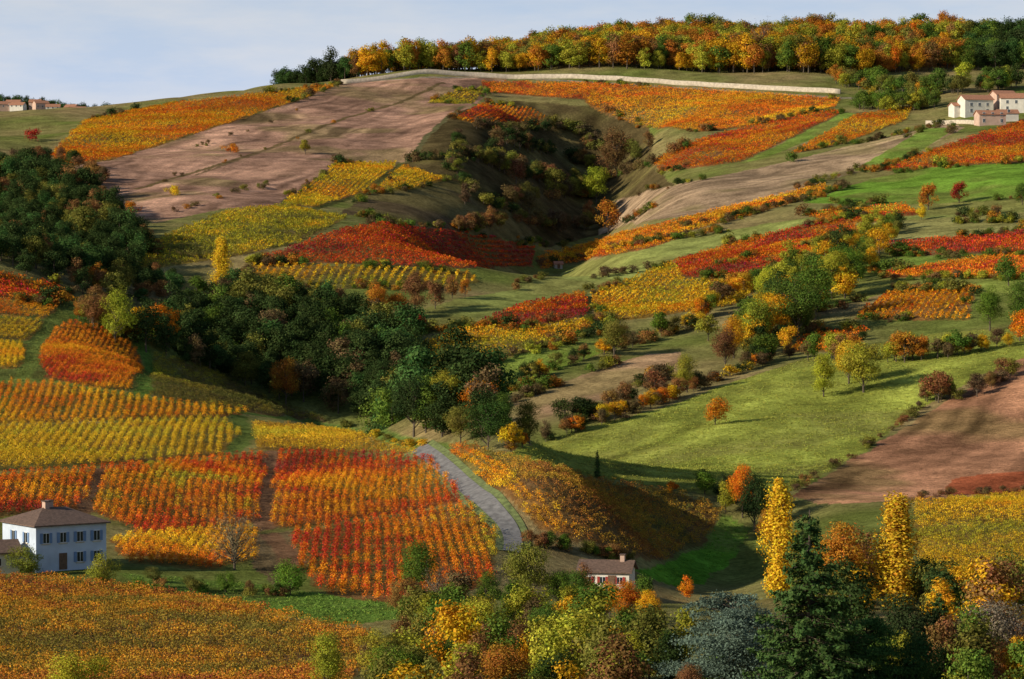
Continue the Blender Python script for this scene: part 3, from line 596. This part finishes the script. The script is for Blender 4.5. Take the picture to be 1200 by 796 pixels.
woodland('far_woodland',[(-520,2560),(-330,2560),(-300,2700),(-560,2700)],12,(10,17),'GkG',True)
for u,d,h,c in [(388,1630,20,'G'),(372,1640,17,'G'),(893,1640,25,'p'),(1182,1640,22,'G'),(1195,1640,22,'G'),(1160,1650,20,'G')]:
    a=float(ray(u,300)[0]); put('sparse' if c=='p' else 'mid',a*d,d,h,KC[c],None,1)
# ------------------------------------------------------------ road
def ribbon(name,pl,w,mat,lift):
    wl=np.array(pl); V=[];Fa=[]
    for i in range(len(wl)):
        t=wl[min(i+1,len(wl)-1)]-wl[max(i-1,0)]; t=t/np.linalg.norm(t); n=np.array([-t[1],t[0]])
        for s in (-1,-.33,.33,1): p=wl[i]+n*w/2*s; V.append((p[0],p[1],float(height(p[0:1],p[1:2])[0])+lift))
    for i in range(len(wl)-1):
        for j in range(3): Fa.append((i*4+j,i*4+j+1,(i+1)*4+j+1,(i+1)*4+j))
    return link(bpy.data.objects.new(name,build(name,V,Fa,[mat],smooth=True)))
def smoothline(wl,step=2.0):
    wl=np.array(wl)
    for _ in range(3): wl=np.vstack([wl[:1],(wl[:-2]+2*wl[1:-1]+wl[2:])/4,wl[-1:]])
    s=np.r_[0,np.cumsum(np.linalg.norm(np.diff(wl,axis=0),axis=1))]; q=np.arange(0,s[-1],step)
    return np.c_[np.interp(q,s,wl[:,0]),np.interp(q,s,wl[:,1])]
ASPH=plain('asphalt',(.18,.17,.165),.35,1.2); DIRT=plain('verge',(.14,.17,.05),.5,1.2)
rl=smoothline(cast(densify([(490,525),(508,537),(530,556),(552,575),(575,595),(597,617),(603,635),(600,650)],False,5)))
ribbon('grass_verge',rl,5.0,DIRT,.12); ribbon('country_road',rl,2.7,ASPH,.18)
# ------------------------------------------------------------ walls & houses
STONE=plain('pale_stone',(.52,.43,.32),.25,.8,.9,.3); LIME=plain('lime_render',(.68,.62,.53),.12,.5); WHITE=plain('white_render',(.52,.58,.68),.12,.6)
TILE=plain('terracotta_tiles',(.40,.18,.10),.35,2.5,.85,.4); DTILE=plain('brown_tiles',(.14,.085,.06),.35,3,.8,.4)
GLASS=plain('window_glass',(.02,.025,.03),.2,1,.15); BLUE=plain('blue_shutter',(.16,.25,.42),.1); REDS=plain('red_shutter',(.35,.04,.03),.1); WOODM=plain('wood',(.16,.09,.05),.3,4); PINK=plain('pink_render',(.55,.37,.28),.15,.5); FRAME=plain('window_frame',(.7,.7,.68),.05)
GREYR=plain('grey_render',(.42,.38,.32),.2,.7)
def wall(name,wl,h,th,mat):
    V=[];Fa=[]
    for i in range(len(wl)):
        t=wl[min(i+1,len(wl)-1)]-wl[max(i-1,0)]; t=t/np.linalg.norm(t); n=np.array([-t[1],t[0]])
        z=float(height(wl[i][0:1],wl[i][1:2])[0])
        a=wl[i]-n*th/2; b=wl[i]+n*th/2
        V+=[(a[0],a[1],z-1.5),(a[0],a[1],z+h),(b[0],b[1],z+h),(b[0],b[1],z-1.5)]
    for i in range(len(wl)-1):
        for j in range(4): Fa.append((i*4+j,i*4+(j+1)%4,(i+1)*4+(j+1)%4,(i+1)*4+j))
    e=(len(wl)-1)*4; Fa+=[(0,3,2,1),(e,e+1,e+2,e+3)]
    return link(bpy.data.objects.new(name,build(name,V,Fa,[mat])))
wall('stone_wall',smoothline(wp_([(400,1545),(450,1552),(500,1562),(560,1576),(600,1580),(650,1572),(700,1562),(780,1545),(850,1531),(920,1511),(990,1490)]),4),2.4,.7,STONE)
def part(par,name,V,Fa,mat):
    me=bpy.data.meshes.new(name); me.from_pydata(V,[],Fa); me.materials.append(mat); o=link(bpy.data.objects.new(name,me)); o.parent=par; return o
def boxp(par,name,c,s,mat):
    x,y,z=c; a,b,d=s[0]/2,s[1]/2,s[2]/2
    V=[(x+i*a,y+j*b,z+k*d) for i in(-1,1) for j in(-1,1) for k in(-1,1)]
    return part(par,name,V,[(0,1,3,2),(4,6,7,5),(0,4,5,1),(2,3,7,6),(0,2,6,4),(1,5,7,3)],mat)
def house(name,px,py,yaw,w,d,h,rh,wallm,roofm,style='gable',wins=(),shut=None,chim=(),door=None,dz=0):
    z=float(height(np.array([px]),np.array([py]))[0])+dz
    e=link(bpy.data.objects.new(name,None)); e.location=(px,py,z); e.rotation_euler=(0,0,yaw); e.empty_display_size=.5
    a,b=w/2,d/2
    V=[(-a,-b,-3),(a,-b,-3),(a,b,-3),(-a,b,-3),(-a,-b,h),(a,-b,h),(a,b,h),(-a,b,h)]
    Fa=[(0,1,5,4),(1,2,6,5),(2,3,7,6),(3,0,4,7)]
    if style=='gable': V+=[(-a,0,h+rh),(a,0,h+rh)]; Fa+=[(4,8,7),(5,6,9)]
    part(e,'walls',V,Fa,wallm)
    o=.45; t=.18; A=a+o; Bb=b+o; zo=h-rh*o/b+.05
    if style=='gable': top=[(-A,-Bb,zo),(A,-Bb,zo),(A,Bb,zo),(-A,Bb,zo),(-A,0,h+rh+.05),(A,0,h+rh+.05)]; rf=[(0,1,5,4),(2,3,4,5)]
    else: top=[(-A,-Bb,h),(A,-Bb,h),(A,Bb,h),(-A,Bb,h),(-A+b*.8,0,h+rh),(A-b*.8,0,h+rh)]; rf=[(0,1,5,4),(2,3,4,5),(3,0,4),(1,2,5)]
    n=len(top); V2=top+[(p[0],p[1],p[2]+t) for p in top]
    F2=[tuple(i+n for i in f) for f in rf]+[tuple(reversed(f)) for f in rf]
    if style=='gable': per=[(0,1),(1,5),(5,2),(2,3),(3,4),(4,0)]
    else: per=[(0,1),(1,2),(2,3),(3,0)]
    for i,j in per: F2.append((i,j,j+n,i+n))
    part(e,'roof',V2,F2,roofm)
    for k,(side,s,zz,ww,hh) in enumerate(wins):
        def P3(s,z_,off,sx,sz,nm,m,th=.06):
            if side=='f': boxp(e,nm,(s,-b-off,z_),(sx,th,sz),m)
            if side=='r': boxp(e,nm,(a+off,s,z_),(th,sx,sz),m)
            if side=='l': boxp(e,nm,(-a-off,s,z_),(th,sx,sz),m)
        P3(s,zz,.03,ww+.2,hh+.2,f'window_frame_{k}',FRAME); P3(s,zz,.075,ww,hh,f'window_glass_{k}',GLASS,.02)
        P3(s,zz,.10,.06,hh,f'glazing_bar_{k}',FRAME,.02)
        P3(s,zz-hh/2-.16,.07,ww+.4,.1,f'sill_{k}',STONE,.16)
        if shut:
            P3(s-ww*.82,zz,.05,ww*.5,hh+.1,f'shutter_l_{k}',shut,.08); P3(s+ww*.82,zz,.05,ww*.5,hh+.1,f'shutter_r_{k}',shut,.08)
    if door is not None: boxp(e,'door',(door,-b-.04,1.05),(1.1,.1,2.1),WOODM)
    for k,(cx,cy) in enumerate(chim): boxp(e,f'chimney_{k}',(cx,cy,h+rh+.1),(.6,.9,1.6),PINK); boxp(e,f'chimney_cap_{k}',(cx,cy,h+rh+.98),(.8,1.1,.12),DTILE)
    return e
p=cast([(58,668)])[0]
house('farmhouse',p[0],p[1]+4,math.radians(36),10,9.5,5.6,1.8,WHITE,DTILE,'hip',[('f',1.2,4.1,.8,1.2),('f',3.6,4.1,.8,1.2),('f',-1.2,4.1,.8,1.2),('f',-3.6,4.1,.8,1.2),('f',1.2,1.5,.8,1.2),('f',3.6,1.5,.8,1.2),('r',-2.5,4.1,.8,1.2),('r',1.5,4.1,.8,1.2),('r',-1,1.4,.8,1.2),('l',1.5,4.1,.8,1.2),('l',-2.0,4.1,.8,1.2)],BLUE,[(-1.2,0),(-.2,.9)],-1.2)
house('farm_annex',p[0]-6.8,p[1]-2,math.radians(24),5.5,5,2.6,1.2,LIME,DTILE,'gable',[('f',0,1.4,.7,.9)],None)
p=cast([(712,692)])[0]
house('cottage',p[0],p[1]+2,math.radians(-12),7,4.8,2.6,1.2,LIME,DTILE,'gable',[('f',-2.2,1.4,.7,.9),('f',-.2,1.4,.7,.9),('f',2.2,1.4,.7,.9)],REDS,[(2.2,0)],1.1,-.2)
p=cast([(654,314)])[0]; house('vineyard_hut',p[0],p[1],.2,3,2.4,1.8,.8,GREYR,TILE,'gable',(),None,(),0)
W2=[('f',-4,4.3,1,1.4),('f',0,4.3,1,1.4),('f',4,4.3,1,1.4),('f',-4,1.5,1,1.4),('f',4,1.5,1,1.4),('l',0,4.3,1,1.4)]
for u,v,yw,w,d,h,rh,wm in [(1143,134,.25,14,9,6.5,2.2,LIME),(1122,136,.25,6,7,4.5,1.5,LIME),(1160,146,.15,12,8,4.2,1.8,PINK),(1190,131,-.1,14,9,6,2.2,LIME),(1180,142,.1,9,6,3.4,1.6,LIME),(1175,127,.3,10,8,6,2,PINK)]:
    p=cast([(u,v)])[0]; house('village_house',p[0],p[1],yw,w,d,h,rh,wm,TILE,'gable',W2[:5] if w>11 else W2[1:2])
wall('retaining_wall',smoothline(cast(densify([(1085,146),(1105,146),(1130,145),(1150,147)],False,6)),2),1.8,.5,STONE)
for X0,Y0,yw,w,h,wm in [(-440,2490,.3,16,6,PINK),(-421,2480,-.2,12,5,LIME),(-405,2500,.5,12,7,PINK),(-392,2485,.1,12,5,LIME),(-380,2510,-.3,10,6,PINK),(-372,2490,.2,14,5,WHITE),(-430,2510,0,12,7,PINK),(-412,2515,0,10,8,PINK)]:
    house('hamlet_house',X0,Y0,yw,w,9,h,2.4,wm,TILE,'gable',W2[:3])
# ------------------------------------------------------------ light
EL=math.radians(22); SX,SY=-.91,-.42; sv=Vector((SX,SY,0)).normalized()*math.cos(EL)+Vector((0,0,math.sin(EL)))
sd=bpy.data.lights.new('sun','SUN'); sd.energy=5.0; sd.angle=math.radians(.5); sd.color=(1,.91,.72)
so=link(bpy.data.objects.new('sun',sd)); so.rotation_euler=sv.to_track_quat('Z','Y').to_euler()
w=bpy.data.worlds.new("World"); scene.world=w; w.use_nodes=True; nt=w.node_tree; nt.nodes.clear(); L=nt.links
out=N(nt,'ShaderNodeOutputWorld'); bg=N(nt,'ShaderNodeBackground'); sk=N(nt,'ShaderNodeTexSky'); sk.sky_type='NISHITA'; sk.sun_disc=False
sk.sun_elevation=EL; sk.sun_rotation=math.atan2(SX,SY)%(2*math.pi); sk.air_density=1.0; sk.dust_density=.6; sk.ozone_density=2
tc=N(nt,'ShaderNodeTexCoord'); mp=N(nt,'ShaderNodeMapping'); mp.inputs['Scale'].default_value=(5,5,22)
cn=N(nt,'ShaderNodeTexNoise'); cn.inputs['Scale'].default_value=1.8; cn.inputs['Detail'].default_value=7; cn.inputs['Roughness'].default_value=.6; L.new(tc.outputs['Generated'],mp.inputs[0]); L.new(mp.outputs[0],cn.inputs['Vector'])
cr=N(nt,'ShaderNodeMapRange'); cr.inputs[1].default_value=.38; cr.inputs[2].default_value=.62; L.new(cn.outputs[0],cr.inputs[0])
cc=N(nt,'ShaderNodeMix',data_type='RGBA'); cc.inputs[6].default_value=(6.2,7.4,9.6,1); cc.inputs[7].default_value=(8.2,8.5,9.4,1); L.new(cr.outputs[0],cc.inputs[0])
sz=N(nt,'ShaderNodeSeparateXYZ'); L.new(tc.outputs['Generated'],sz.inputs[0])
el=N(nt,'ShaderNodeMapRange'); el.inputs[1].default_value=.06; el.inputs[2].default_value=.22; el.inputs[3].default_value=.92; el.inputs[4].default_value=.0; L.new(sz.outputs[2],el.inputs[0])
mx=N(nt,'ShaderNodeMix',data_type='RGBA'); L.new(el.outputs[0],mx.inputs[0]); L.new(sk.outputs[0],mx.inputs[6]); L.new(cc.outputs[2],mx.inputs[7])
bg.inputs[1].default_value=.088; L.new(mx.outputs[2],bg.inputs[0]); L.new(bg.outputs[0],out.inputs[0])
scene.view_settings.view_transform='Standard'; scene.view_settings.look='None'; scene.view_settings.exposure=0
